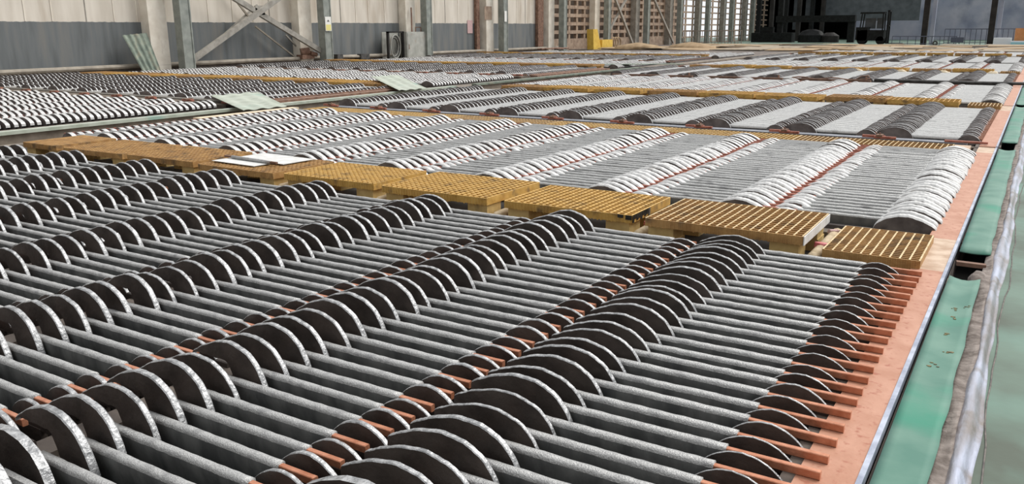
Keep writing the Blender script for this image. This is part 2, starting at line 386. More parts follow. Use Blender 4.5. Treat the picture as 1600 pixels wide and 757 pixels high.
def sleeve(orr, seed, ms, md, r=.0135):
    """lead strip folded tightly over the bar: narrow rounded bright top, both sides run straight down as one sheet"""
    mb = MB(); a, b = (-.84, -.245) if orr == 1 else (-.825, -.165)
    rr = random.Random(seed); N = 22; rows = []
    for i in range(N+1):
        u = a+(b-a)*i/N; j = 1+.05*rr.uniform(-1, 1); dz = rr.uniform(-.0010, .0010)
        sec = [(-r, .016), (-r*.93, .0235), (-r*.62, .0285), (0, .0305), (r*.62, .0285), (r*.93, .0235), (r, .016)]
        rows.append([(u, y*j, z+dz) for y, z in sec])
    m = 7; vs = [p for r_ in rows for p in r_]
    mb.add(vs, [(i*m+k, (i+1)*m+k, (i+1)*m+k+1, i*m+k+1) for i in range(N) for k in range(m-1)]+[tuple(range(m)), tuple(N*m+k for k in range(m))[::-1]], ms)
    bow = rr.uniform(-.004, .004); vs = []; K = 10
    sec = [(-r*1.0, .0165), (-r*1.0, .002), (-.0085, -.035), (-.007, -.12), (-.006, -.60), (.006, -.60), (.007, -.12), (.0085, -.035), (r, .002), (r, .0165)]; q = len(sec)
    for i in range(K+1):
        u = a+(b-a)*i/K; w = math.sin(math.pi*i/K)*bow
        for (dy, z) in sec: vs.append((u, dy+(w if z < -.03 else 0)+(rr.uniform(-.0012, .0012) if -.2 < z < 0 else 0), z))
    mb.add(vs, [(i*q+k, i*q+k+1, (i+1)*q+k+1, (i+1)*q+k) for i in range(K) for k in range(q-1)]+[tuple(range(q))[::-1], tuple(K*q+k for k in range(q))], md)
    return mb.mesh('lead_sheet', True)

LIB = {}
NV = 5
for orr, kd in ((1, 'dark'), (-1, 'pale'), (1, 'dark3')):
    L = {}
    face, rim, t = {'dark': (M_face, M_edge, .026), 'pale': (M_pface, M_prim, .052), 'dark3': (M_dface, M_edge, .028)}[kd]
    if kd == 'dark':
        L['big0'] = [big_ear(orr, .096+.004*i, .10, .014+.002*i, i, face, rim) for i in range(4)]
        L['big'] = [big_ear(orr, .116+.004*i, .42+.02*i, .0175+.0015*i, 10+i, face, rim) for i in range(NV)]
        L['small'] = [small_ear(orr, .045+.003*i, .014+.0015*i, i, face, rim) for i in range(4)]
        L['small0'] = [small_ear(orr, .043+.003*i, .007+.001*i, i+7, face, rim) for i in range(4)]
    elif kd == 'pale':
        L['big'] = [big_ear(orr, .074+.004*i, 0, .050+.003*i, 20+i, face, rim, BELL, -.70) for i in range(NV)]
        L['big0'] = [big_ear(orr, .070+.003*i, 0, .058+.003*i, 25+i, face, rim, BELL, -.70) for i in range(NV)]
        L['small'] = [small_ear(orr, .038+.003*i, .042+.002*i, 30+i, face, rim, 1.08) for i in range(4)]
        L['small0'] = [small_ear(orr, .038+.003*i, .056+.002*i, 34+i, face, rim, 1.08) for i in range(4)]
    else:
        L['big'] = [big_ear(orr, .092+.004*i, 0, .020+.0015*i, 40+i, face, rim) for i in range(NV)]
        L['big0'] = L['big']
        L['small'] = [small_ear(orr, .056+.003*i, .020, 50+i, face, rim, 1.0) for i in range(4)]
        L['small0'] = L['small']
    L['plate'] = plate(orr, t, face)
    L['bar'] = bar(orr, M_copr if kd == 'pale' else M_cop if kd == 'dark' else M_bus, -.06 if kd == 'dark3' else 0); L['bar1'] = bar(orr, M_cop, -.12) if kd == 'dark' else L['bar']
    L['sheet'] = [sleeve(orr, i, {'dark': M_slv, 'pale': M_slvg, 'dark3': M_slvp}[kd], M_sheet, .0155 if kd == 'dark' else .016) for i in range(5)]
    LIB[kd] = L

items = []   # every plate position: (kind, dist, ...)
for bi, (nm, y0, y1, orr, kd, p) in enumerate(RB):
    n = int(round((y1-y0)/p))
    for k in range(NC):
        for j in range(n):
            items.append((bi, 'R', BX-k*CW, y0+p*(j+.5), orr, kd, k, j, n, nm))
for bi, (nm, y0, y1, orr, kd, p) in enumerate(LB):
    n = int(round((y1-y0)/p))
    for k in range(NL):
        for j in range(n):
            items.append((bi+20, 'L', LBX-k*CW, y0+p*(j+.5), orr, kd, k, j, n, nm))
def inview(x0, x1, y):
    for x in (x0, (x0+x1)/2, x1):
        a, b = proj(x, y, .03)
        if -5 < a < 1605 and b < 762: return True
    return False
cath = []; dark = []; pale = []
for it in items:
    _, side, x, y, orr, kd, k, j, n, nm = it
    d = math.hypot(math.hypot(x-.5, y), 1.1)
    if inview(x-.95, x, y): cath.append((d, it))
    ex = x-.86 if orr == 1 else x-.2
    if inview(x-1.03, x, y-.05): dark.append((d, it))
cath.sort(key=lambda q: q[0]); dark.sort(key=lambda q: q[0]); pale.sort(key=lambda q: q[0])
def key(it): return (it[0], it[6], it[7])
SC_ = set(key(q[1]) for q in cath[:300]); SD = set(key(q[1]) for q in dark[:300]); SP = set()
def where(k): return '%s cell row from the busbar' % ordn(k)
def rank(it):   # position counted from the yellow gratings between bank one and two
    bi, side, x, y, orr, kd, k, j, n, nm = it
    if bi == 0: return '%s before the yellow gratings' % ordn(n-1-j)
    if bi == 1: return '%s beyond the yellow gratings' % ordn(j)
    return '%s of the third bank' % ordn(j)
farA = MB(); farP = farA; farC = MB()
def far_ear(mb, pts, y, t, face, rim):
    n = len(pts); vs = [(u, y-t/2, z) for u, z in pts]+[(u, y+t/2, z) for u, z in pts]+[(u, y-t/2, -.04) for u, z in pts]+[(u, y+t/2, -.04) for u, z in pts]
    mb.add(vs, [(i, i+1, n+i+1, n+i) for i in range(n-1)], rim)
    o = len(mb.v)-len(vs); fk = mb.mi(face)
    for i in range(n-1):
        mb.f.append((o+2*n+i, o+2*n+i+1, o+i+1, o+i)); mb.m.append(fk)
        mb.f.append((o+n+i, o+n+i+1, o+3*n+i+1, o+3*n+i)); mb.m.append(fk)
EARL = [(.36, -.3), (.36, .45), (.30, .74), (.24, .93), (.175, 1.0), (.11, .90), (.062, .68), (.03, .36), (.01, .0), (0, -.3)]
BELLL = BELL
def far_anode(it, jit):
    bi, side, x, y, orr, kd, k, j, n, nm = it
    mb = farP if kd == 'pale' else farA
    face, rim = (M_pface, M_prim) if kd == 'pale' else ((M_face if kd == 'dark' else M_dface), M_edge)
    hb = {'dark': .112, 'pale': .078, 'dark3': .098}[kd]; hs = {'dark': .05, 'pale': .040, 'dark3': .060}[kd]
    t = {'dark': .026, 'pale': .060 if (bi < 20 and k < 4) else .052, 'dark3': .021}[kd]*(1.2 if bi > 4 and bi < 20 else 1)
    y += jit; hb *= R.uniform(.93, 1.07); hs *= R.uniform(.9, 1.1); dx = x+R.uniform(-.006, .006)
    far_ear(mb, [(dx-.69-d, hb*f) for d, f in (EARL if kd != 'pale' else BELLL)] if orr == 1 else [(dx-1.07+.69+d, hb*f) for d, f in (EARL if kd != 'pale' else BELLL)], y, t, face, rim)
    far_ear(mb, [(dx+u, z) for u, z in mx(ear_outline(-.305, -.06, hs, -.036, 8, pw=.62), orr)], y, t, face, rim)
    a, b = (-.83, -.13)
    mb.box(x+a, x+b, y-.01, y+.01, -.3, -.033, face)
def far_cath(it, jit):
    bi, side, x, y, orr, kd, k, j, n, nm = it
    y += jit; z = R.uniform(-.002, .002)
    a, b = (-.84, -.245) if orr == 1 else (-.825, -.165)
    r = .0155 if kd == 'dark' else .017
    ms = M_slv if kd == 'dark' else (M_slvg if bi == 1 else M_slvp)
    sec = [(-r, -.002), (-r, .014), (-r*.55, .028), (r*.55, .028), (r, .014), (r, -.002)]
    vs = [(x+a, y+p, q+z) for p, q in sec]+[(x+b, y+p, q+z) for p, q in sec]
    farC.add(vs, [(i, i+1, 7+i, 6+i) for i in range(5)]+[(0, 1, 2, 3, 4, 5), (11, 10, 9, 8, 7, 6)], ms)
    farC.box(x+a, x+b, y-.005, y+.005, -.3, -.002, M_sheet)
    a, b = (-.86, -.06 if kd == 'dark3' else (0 if kd != 'dark' or k == 0 else -.12)) if orr == 1 else (-1.075, -.13)
    farC.box(x+a, x+b, y-.009, y+.009, 0, .023, M_copr if kd == 'pale' else M_cop if kd == 'dark' else M_bus)
for it in items:
    bi, side, x, y, orr, kd, k, j, n, nm = it
    L = LIB[kd]; rr = random.Random(bi*7919+k*131+j*17+3)
    p = (RB[bi] if bi < 20 else LB[bi-20])[5]
    jit = rr.uniform(-.006, .006)
    if key(it) in SC_:
        if kd == 'pale' or kd == 'dark3': lab = 'pale wrapped cathode bar, %s, %s' % (rank(it), where(k))
        else: lab = 'grey wrapped cathode bar, %s, %s' % (rank(it), where(k))
        o = empty('cathode', (x, y+jit, 0), lab, 'cathode', 'cathode bars of the %s' % nm)
        o.rotation_euler = (0, rr.uniform(-.0025, .0025), rr.uniform(-.006, .006))
        inst('copper_bar', L['bar' if k == 0 else 'bar1'], o); inst('lead_sheet', rr.choice(L['sheet']), o)
    else: far_cath(it, jit)
    ya = y-p*.5+rr.uniform(-.007, .007)
    if key(it) in SD or key(it) in SP:
        if kd == 'pale': lab = 'pale thick arched anode, %s, %s' % (rank(it), where(k))
        else: lab = 'dark arched anode, %s, %s' % (rank(it), where(k))
        o = empty('anode', (x+rr.uniform(-.008, .008), ya, 0), lab, 'anode', 'arched anodes of the %s' % nm)
        tl = .015 if kd == 'pale' else .04; o.rotation_euler = (rr.uniform(-tl, tl), 0, rr.uniform(-.012, .012))
        inst('anode_plate', L['plate'], o)
        w0 = k == 0 or (kd == 'pale' and k < 4)
        inst('large_ear', rr.choice(L['big0' if w0 else 'big']), o); inst('small_ear', rr.choice(L['small0' if w0 else 'small']), o)
    else:
        far_anode((bi, side, x, ya, orr, kd, k, j, n, nm), 0)
tag(farA.build('anode'), 'rows of arched lead anodes, pale and dark, in all the banks farther off', 'anodes', kind='stuff')
tag(farC.build('cathode'), 'rows of lead-wrapped cathode bars in all the banks farther off', 'cathodes', kind='stuff')

# ------------------------------------------------------------------ right edge: busbars, strips, green boards
for i, (a, b, lab) in enumerate(((.3, 9.12, 'long copper busbar plate along the two nearest banks, orange pink'),
                                 (9.2, 14.1, 'copper busbar plate beside the third bank, orange pink'),
                                 (14.18, 23.7, 'copper busbar plate beside the fourth and fifth banks'),
                                 (23.8, 43.0, 'farthest copper busbar plate, beside the far banks'))):
    o = empty('busbar', (-.35, (a+b)/2, -.02), lab, 'busbar')
    s = MB(); L = (b-a)/2
    segs = [(a, b, M_bus)]
    if i == 0: segs = [(a, 4.28, M_bus), (4.28, 4.98, M_busd), (4.98, 8.72, M_bus), (8.72, b, M_busd)]
    if i == 1: segs = [(a, 13.3, M_bus), (13.3, b, M_busd)]
    for (p, q, m) in segs: s.box(-.055, .085, p-(a+b)/2, q-(a+b)/2, 0, .0195, m)
    s.build('copper_plate', o)
    s = MB(); s.box(.085, .100, -L, L, -.03, .024, M_strip); tag(s.build('edge_strip', o), 'blue grey lead edging')
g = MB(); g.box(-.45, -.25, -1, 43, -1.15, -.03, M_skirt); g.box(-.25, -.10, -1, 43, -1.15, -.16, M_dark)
tag(g.build('trim_5'), 'dark ledge under the busbar', kind='structure')
def board(x0, x1, y0, y1, z, seed, lab):
    rr = random.Random(seed); mb = MB(); N = max(6, int((y1-y0)/.12)); K = 5; vs = []
    for i in range(N+1):
        y = y0+(y1-y0)*i/N
        for k in range(K+1):
            t = k/K; x = x0+(x1-x0)*t+(rr.uniform(-.004, .004) if k == K else 0)
            zz = z+.006*math.sin(y*1.9+seed)+.010*math.sin(math.pi*t)*math.sin(y*.9+seed)
            if i == N or i == 0: zz -= .006*math.sin(math.pi*t)
            vs.append((x, y, zz))
    top = [(i*(K+1)+k, i*(K+1)+k+1, (i+1)*(K+1)+k+1, (i+1)*(K+1)+k) for i in range(N) for k in range(K)]
    n0 = len(vs); vs2 = vs+[(x, y, zz-.006) for x, y, zz in vs]
    bot = [tuple(n0+i for i in f[::-1]) for f in top]
    side = []
    for i in range(N):
        a = i*(K+1); b = a+K+1; side.append((a, b, n0+b, n0+a)); a += K; b += K; side.append((b, a, n0+a, n0+b))
    for k in range(K): side.append((k+1, k, n0+k, n0+k+1)); a = N*(K+1)+k; side.append((a, a+1, n0+a+1, n0+a))
    mb.add(vs2, top+bot+side, M_grn)
    o = mb.build('cover_board', None, True); return tag(o, lab, 'cover board', 'green cover boards beside the busbar')
b0 = board(-.238, -.108, .6, 4.27, -.012, 1, 'green cover board beside the nearest bank, spotted with brown slime')
board(-.238, -.098, 4.82, 9.15, -.012, 2, 'green cover board beside the second bank, gap at each end')
board(-.238, -.095, 9.75, 14.3, -.012, 4, 'green cover board beside the third bank')
board(-.238, -.09, 14.6, 18.8, -.012, 5, 'green cover board beside the fourth bank')
board(-.238, -.09, 19.2, 24.0, -.012, 6, 'small green cover board beside the fifth bank')
board(-.238, -.09, 24.4, 33, -.012, 7, 'small green cover board beside the sixth bank, farthest of all')
s = MB()
for i in range(26):
    cl = ((-.175, 3.75), (-.16, 3.62), (-.19, 3.4), (-.15, 3.2), (-.18, 3.05), (-.14, 3.8))[i % 6]
    x = cl[0]+R.uniform(-.018, .018); y = cl[1]+R.uniform(-.02, .02); r = R.uniform(.002, .0065)
    t_ = (x+.238)/.13; z = -.012+.006*math.sin(y*1.9+1)+.010*math.sin(math.pi*t_)*math.sin(y*.9+1)
    n = 9; vs = [(x+r*1.7*R.uniform(.5, 1.2)*math.cos(t*2*math.pi/n), y+r*R.uniform(.5, 1.2)*math.sin(t*2*math.pi/n), z) for t in range(n)]
    s.add([(p[0], p[1], p[2]-.006) for p in vs]+[(p[0], p[1], p[2]+.0022) for p in vs], [tuple(range(n, 2*n))]+[(k, (k+1) % n, n+(k+1) % n, n+k) for k in range(n)], M_spot)
so_ = s.build('slime_spots', b0); tag(so_, 'brown slime droppings', kind='stuff')
# rough mortar edge and the raised shiny lining ridge with a crack line
def lumpy(x0f, x1f, zf, y0, y1, N, K, m, name, lab):
    mb = MB(); vs = []
    for i in range(N+1):
        y = y0+(y1-y0)*(i/N)**1.6
        for k in range(K+1):
            t = k/K; vs.append((x0f(y)+(x1f(y)-x0f(y))*t, y, zf(y, t)))
    top = [(i*(K+1)+k, i*(K+1)+k+1, (i+1)*(K+1)+k+1, (i+1)*(K+1)+k) for i in range(N) for k in range(K)]
    n0 = len(vs); vs2 = vs+[(x, y, -.2) for x, y, z in vs]; side = []
    for i in range(N):
        a = i*(K+1); b = a+K+1; side.append((a, b, n0+b, n0+a)); a += K; b += K; side.append((b, a, n0+a, n0+b))
    for k in range(K): side.append((k+1, k, n0+k, n0+k+1))
    mb.add(vs2, top+side, m); return tag(mb.build(name, None, True), lab, kind='structure')
wob = lambda y, s=0: .006*math.sin(y*2.3+s)+.004*math.sin(y*6.1+s*2)+.002*math.sin(y*14+s)
lumpy(lambda y: -.115, lambda y: -.07+wob(y), lambda y, t: -.035+.012*math.sin(y*9+t*3)*.5+.01*t, .5, 43, 260, 4, M_mort, 'trim_6', 'rough broken mortar edge beside the green boards')
lumpy(lambda y: -.080+wob(y), lambda y: -.018+wob(y, 2), lambda y, t: -.052+.034*math.sin(math.pi*min(1, t*1.15+.05))**.8+.003*math.sin(y*11+t*4)*(1-t), .5, 43, 320, 10, M_ridge, 'trim_7', 'raised lining ridge along the floor, blue sky sheen in its colour')
s = MB(); pts = [(-.002+wob(.5+i*.16, 3)*1.3, .5+i*.16, -.054) for i in range(120)]
s.tube(pts, .0028, M_crack, 5); tag(s.build('trim_8', None, True), 'thin crack line in the painted floor', kind='structure')
# gap between the first two green boards: dark hole, timber and lump of mortar
s = MB(); s.beam((-.235, 4.60, -.03), (-.105, 4.62, -.035), .035, .02, M_rust); tag(s.build('timber_stick'), 'short brown stick bridging the dark gap between green boards', 'stick')
s = MB(); n = 9; vs = []
for k in range(6):
    for i in range(n):
        t = 2*math.pi*i/n; q = k/5; r = math.cos(q*math.pi/2)**.6; rr_ = R.uniform(.85, 1.1)
        vs.append((-.125+.05*r*math.cos(t)*rr_, 4.42+.13*r*math.sin(t)*rr_, -.12+.10*math.sin(q*math.pi/2)))
s.add(vs, [(k*n+i, k*n+(i+1) % n, (k+1)*n+(i+1) % n, (k+1)*n+i) for k in range(5) for i in range(n)], M_mort)
tag(s.build('mortar_lump', None, True), 'grey lump of mortar in the gap between green boards', 'mortar lump')

# ------------------------------------------------------------------ yellow gratings
def grating(x0, x1, y0, y1, ztop, th, m, nx, ny, lab, grp, legs=True, zb=-.10, rot=0, topm=None, name='walkway_grating', xm=None):
    cx, cy = (x0+x1)/2, (y0+y1)/2
    o = empty(name, (cx, cy, zb), lab, 'grating', grp); o.rotation_euler = (0, 0, rot)
    hx, hy = (x1-x0)/2, (y1-y0)/2; z1 = ztop-zb; z0 = z1-th
    s = MB(); w = .0048 if topm is None else .0040
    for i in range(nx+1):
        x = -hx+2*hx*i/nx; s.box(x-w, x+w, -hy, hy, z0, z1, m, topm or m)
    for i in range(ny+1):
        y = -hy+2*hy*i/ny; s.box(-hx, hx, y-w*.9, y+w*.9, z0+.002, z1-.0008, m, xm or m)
    # little ribs round the rim where the cut bars end
    for i in range(nx*2):
        x = -hx+2*hx*(i+.5)/(nx*2); s.box(x-w*.9, x+w*.9, -hy-.006, -hy+.001, z0+R.uniform(-.003, .004), z1-.002, m)
    s.build('grid', o)
    if 'pale cut end' in lab:
        c = MB(); c.box(hx+.006, hx+.011, -hy, hy, z0-.002, z1-.002, M_sht); tag(c.build('cut_end', o), 'pale cut end')
    if 'blackened' in lab:
        c = MB(); c.box(hx-.035, hx+.004, -hy-.009, -hy-.0062, z0+.02, z1-.001, M_blackh); c.box(hx-.085, hx-.05, -hy-.009, -hy-.0062, z1-.02, z1-.001, M_blackh)
        for q in range(9): c.box(hx+.0066, hx+.009, -hy+.03*q, -hy+.03*q+.022, z0+(.002, .02, .008, .015)[q % 4], z1-.001, M_blackh); tag(c.build('tar_stain', o), 'black tar stain')
    if legs:
        for sx in (-1, 1):
            for sy in (-1, 1):
                xa = sx*(hx-.09); ya = sy*(hy-.10); zc = z0
                for q in range(2):
                    zz = (z0)/2
                    b = MB(); dx = R.uniform(-.008, .008)
                    b.box(xa-.075+dx, xa+.075+dx, ya-.08, ya+.08, zc-zz+.001, zc, M_blk); b.build('support_block', o); zc -= zz
    return o
GRP1 = 'raised yellow gratings between the first and second banks'
desc = ['low yellow-brown grating without legs, beside the copper busbar', 'yellow-brown raised grating with a pale cut end, second from the busbar', 'yellow grating with blackened right corner, third from the busbar',
        'yellow raised grating, fourth from the copper busbar', 'clean yellow raised grating, just right of the one with lead sheet on it', 'brown grating carrying a loose pale lead sheet',
        'brown raised grating just left of the one carrying the lead sheet', 'brown raised grating, second from the gutter end', 'brown raised grating at the gutter end of the walkway']
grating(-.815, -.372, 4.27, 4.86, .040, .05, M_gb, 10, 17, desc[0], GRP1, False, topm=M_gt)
for j in range(8):
    x1 = -.925-.968*j; x0 = x1-.86
    if j == 7: x0 = x1-.55
    m = (M_gb, M_gy, M_gy, M_gy, M_gb, M_gb, M_gb, M_gb)[j]
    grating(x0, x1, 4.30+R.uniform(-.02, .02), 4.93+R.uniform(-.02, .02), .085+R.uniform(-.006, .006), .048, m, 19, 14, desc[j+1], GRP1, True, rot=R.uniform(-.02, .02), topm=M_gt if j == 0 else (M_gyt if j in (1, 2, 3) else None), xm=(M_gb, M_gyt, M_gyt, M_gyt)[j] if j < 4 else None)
# pipes with red ties in the gaps between the gratings
for j in range(8):
    x = -.870-.968*j
    o = empty('feed_pipe', (x, 4.5, -.10), 'stubby tan pipe with red ties, %s gap from the busbar between the raised gratings' % ordn(j), 'pipe', 'stubby pipes between the raised gratings')
    s = MB(); s.tube([(.0, -.22, .065), (.0, -.19, .075), (.005, -.05, .08), (.01, .2, .085), (.012, .36, .085)], [.024, .030, .031, .034, .036], M_wpipe, 12); s.build('pipe', o, True)
    for (yy, zz, m) in ((-.02, .112, M_red), (.30, .118, M_pink)):
        t = MB(); n = 10; vs = []
        for i in range(n):
            a = 2*math.pi*i/n; r = .034*R.uniform(.8, 1.15); vs.append((.005+r*math.cos(a)*1.25, yy+r*.8*math.sin(a), zz-.018+R.uniform(-.003, .003)))
        vs += [(p[0]*.9, yy+(p[1]-yy)*.85, p[2]+.020+R.uniform(-.006, .006)) for p in vs[:n]]
        t.add(vs, [(i, (i+1) % n, n+(i+1) % n, n+i) for i in range(n)]+[tuple(range(n))[::-1], tuple(range(n, 2*n))], m)
        t.build('red_tie' if m is M_red else 'pink_tie', o)
# loose lead sheet with its bar lying on the brown grating
o = empty('starter_sheet', (-5.28, 4.60, .092), 'loose pale lead sheet folded over its copper bar, lying on a brown grating', 'lead sheet')
s = MB(); s.box(-.33, .30, -.02, .30, .001, .006, M_sht, xf=Matrix.Rotation(-.05, 4, 'Z')); s.box(-.36, .17, -.20, .0, 0.0, .004, M_sht, xf=Matrix.Rotation(-.05, 4, 'Z')); s.build('sheet', o)
s = MB(); s.tube([(-.30, -.03, .018), (0, -.055, .018), (.20, -.07, .018)], .014, M_slv, 8); s.build('rolled_sleeve', o, True)
s = MB(); s.beam((-.40, -.02, .018), (.28, -.08, .018), .018, .016, M_rust); s.build('copper_bar', o)

# flat grating strip between second and third bank, pieces laid end to end
x = -.62; i = 0
while x > -9.0:
    w = .968*1.5; x0 = max(x-w, -9.05)
    grating(x0+.01, x, 8.74, 9.16, .008, .03, M_gy if i % 3 else M_gb, int((x-x0)/.045), 6, 'flat yellow grating strip, %s piece from the busbar, behind the second bank' % ordn(i), 'flat grating strip behind the second bank', False, zb=-.10, topm=M_gt, name='flat_grating')
    x = x0; i += 1
s = MB(); s.box(-.61, -.47, 8.74, 9.14, -.03, .006, M_busd); tag(s.build('end_plate'), 'brown grey end plate between the flat gratings and the busbar', 'plate')
s = MB(); s.box(-9.05, -.52, 9.28, 9.42, -.05, .006, M_sgr); tag(s.build('insulator_rail'), 'long blue-grey flat rail in front of the third bank', 'rail')
for k in range(NC):
    x = -.345-CW*(k+1)+(.02); x = max(x, -9.0)
    if k == 0: pass
    o = empty('bus_connector', (x, 9.35, .006), 'reddish copper connector on the blue-grey rail, %s from the busbar' % ordn(k), 'connector', 'copper connectors in front of the third bank')
    s = MB(); s.box(-.20, .02, -.03, .0, 0, .026, M_copr); s.box(-.08, .13, -.075, -.04, 0, .022, M_copr); s.build('bar', o)
    s = MB(); s.box(-.06, .0, -.08, .02, .018, .038, M_rust); s.tube([(-.03, -.03, .035), (-.03, -.03, .055)], .009, M_rust, 6); s.build('clamp', o)
s = MB(); s.box(-.72, -.34, 9.30, 9.34, .008, .026, M_copr); tag(s.build('jumper_bar'), 'thin red copper jumper bar from the rail to the busbar at third bank', 'copper bar')

# raised gratings between third/fourth, fifth/sixth and seventh/eighth banks
for (ya, yb, nm, zt, grp) in ((13.42, 14.00, 'third bank', .085, 'raised gratings behind the third bank'), (23.35, 23.85, 'fifth bank', .10, 'raised gratings behind the fifth bank'), (36.1, 36.7, 'seventh bank', .13, 'raised gratings behind the seventh bank')):
    grating(-.80, -.40, ya, yb, zt-.04, .05, M_gb, 9, 8, 'short low grating at the busbar end, behind the %s' % nm, grp, False, topm=M_gt)
    for j in range(8):
        x1 = -.93-.968*j+R.uniform(-.03, .03); x0 = x1-.90+R.uniform(-.03, .05)
        grating(x0, x1, ya+R.uniform(-.04, .04), yb+R.uniform(-.05, .05), zt+R.uniform(-.012, .012), .06, (M_gy, M_gb, M_gy)[j % 3], 14, 8, 'yellow raised grating behind the %s, %s from the low one at the busbar' % (nm, ordn(j)), grp, True, rot=R.uniform(-.03, .03), name='raised_grating')
# left block gratings
for (ya, yb, nm, zt, x_a) in ((12.95, 13.75, 'second', .07, -11.0), (22.05, 22.8, 'fourth', .09, -11.0), (31.7, 32.2, 'sixth', .12, -11.0)):
    for j in range(11):
        x1 = x_a-.968*j+R.uniform(-.02, .02)
        grating(x1-.94, x1, ya, yb, zt+R.uniform(-.01, .01), .05, (M_gy, M_gb)[(j+1) % 2], 12, 8, 'yellow grating behind the %s bank beyond the gutter, %s from the gutter' % (nm, ordn(j)), 'gratings behind the %s bank beyond the gutter' % nm, True, zb=-.06, name='raised_grating')
# brown low strips with bars between the other left banks
for (ya, yb, nm) in ((8.62, 9.08, 'first'), (17.38, 17.80, 'third'), (27.0, 27.45, 'fifth')):
    s = MB(); s.box(LBX-NL*CW, LBX+.05, ya, yb, -.058, .005, M_conc); tag(s.build('ledge_board'), 'brown board strip behind the %s bank beyond the gutter' % nm, 'board')
    s = MB(); s.tube([(LBX-NL*CW, yb-.08, .02), (LBX-4, yb-.05, .02), (LBX+.0, yb-.08, .02)], .018, M_brace if ya < 10 else M_rust, 8); tag(s.build('long_pipe', None, True), 'long thin pipe on the strip behind the %s bank beyond the gutter' % nm, 'pipe')
    for k in range(NC-1):
        x = LBX-.968*k-.12
        b = MB(); b.box(x-.2, x+.05, ya+.22, ya+.27, .006, .035, M_copr); b.box(x-.08, x-.02, ya+.16, ya+.30, .03, .05, M_rust)
        tag(b.build('bus_connector'), 'rusty connector behind the %s bank beyond the gutter, %s from the gutter' % (nm, ordn(k)), 'connector', 'rusty connectors beyond the gutter')
# brown ledge/busbar along right side of dark left banks
for (a, b, nm) in ((9.2, 12.8, 'second'), (17.9, 22.0, 'fourth')):
    s = MB(); s.box(-10.60, -10.42, a, b, -.04, .012, M_rust); s.box(-10.66, -10.60, a, b, -.04, .03, M_rust); tag(s.build('edge_busbar'), 'red-brown busbar edging the %s bank beyond the gutter' % nm, 'busbar')
s = MB(); s.box(-9.24, -9.10, 7.0, 8.72, -.049, .03, M_cream); tag(s.build('timber_batten'), 'short cream timber batten at the gutter edge of the second bank', 'batten')
# dark pipe between fourth and fifth bank
s = MB(); s.tube([(-2.9, 18.9, .05), (-2.5, 18.88, .05), (-1.6, 18.85, .045), (-.5, 18.82, .05), (.02, 18.8, .06), (.06, 18.72, .03), (.06, 18.6, -.05)], .032, M_blackh, 8)
tag(s.build('black_pipe', None, True), 'black pipe across the gap behind the fourth bank, ending at the floor edge', 'pipe')
for i, (a, b) in enumerate(((-4.6, -2.95), (-6.6, -4.75), (-8.9, -6.8))):
    s = MB(); s.beam((a, 18.95, .02), (b, 18.80, .025), .07, .05, M_rust); s.tube([(b-.1, 18.84, .04), (b-.1, 18.84, .11)], .02, M_rust, 6)
    tag(s.build('rusty_bar'), 'long rusty bar behind the fourth bank, %s left of the black pipe' % ordn(i), 'bar', 'rusty bars behind the fourth bank')
s = MB(); pts = [(-4.6+i*.12, 19.0+.06*math.sin(i*.8), .05+.02*math.sin(i*1.1)) for i in range(12)]+[(-3.2, 19.12, .10), (-3.05, 19.1, .12), (-3.0, 19.0, .07), (-3.2, 18.95, .05)]
s.tube(pts, .016, M_rust, 6); tag(s.build('bent_hose', None, True), 'bent brown hose end lying behind the fourth bank', 'hose')
# pale rag bundles on the gratings behind the fifth bank
for i, x in enumerate((-.95, -2.0, -2.95, -4.0)):
    mb = MB(); n = 12; vs = []
    for k in range(6):
        q = k/5; r = math.cos(q*math.pi/2*.95)
        for t in range(n):
            a = 2*math.pi*t/n; rr_ = R.uniform(.75, 1.15); vs.append((x+.16*r*math.cos(a)*rr_, 23.22+.07*r*math.sin(a)*rr_, -.03+.11*math.sin(q*math.pi/2)*R.uniform(.8, 1.1)))
    mb.add(vs, [(k*n+t, k*n+(t+1) % n, (k+1)*n+(t+1) % n, (k+1)*n+t) for k in range(5) for t in range(n)], M_cream)
    tag(mb.build('rag_bundle', None, True), 'cream rag bundle behind the fifth bank, %s from the busbar' % ordn(i), 'rag bundle', 'cream rag bundles')

# corrugated boards over the gutter
def corr(p00, p10, p11, p01, n, amp, m, name, lab, th=.006, waves=5):
    P = [Vector(p) for p in (p00, p10, p11, p01)]; mb = MB(); vs = []; K = waves*8
    nrm = (P[1]-P[0]).cross(P[3]-P[0]).normalized()
    for i in range(n+1):
        for k in range(K+1):
            s_, t = i/n, k/K
            p = P[0]*(1-s_)*(1-t)+P[1]*(1-s_)*t+P[2]*s_*t+P[3]*s_*(1-t)
            vs.append(tuple(p+nrm*amp*math.sin(t*waves*2*math.pi)))
    top = [(i*(K+1)+k, i*(K+1)+k+1, (i+1)*(K+1)+k+1, (i+1)*(K+1)+k) for i in range(n) for k in range(K)]
    n0 = len(vs); vs2 = vs+[tuple(Vector(v)-nrm*th) for v in vs]
    side = []
    for i in range(n):
        a = i*(K+1); b = a+K+1; side.append((b, a, n0+a, n0+b)); a += K; b += K; side.append((a, b, n0+b, n0+a))
    for k in range(K): side.append((k, k+1, n0+k+1, n0+k)); a = n*(K+1)+k; side.append((a+1, a, n0+a, n0+a+1))
    mb.add(vs2, top+[tuple(n0+i for i in f[::-1]) for f in top]+side, m)
    return tag(mb.build(name, None, False), lab, 'corrugated board')
corr((-9.35, 7.92, .045), (-9.35, 8.72, .04), (-11.35, 9.95, .10), (-11.35, 8.98, .10), 4, .009, M_corrp, 'corrugated_board', 'nearer pale green corrugated board laid across the gutter', waves=3)
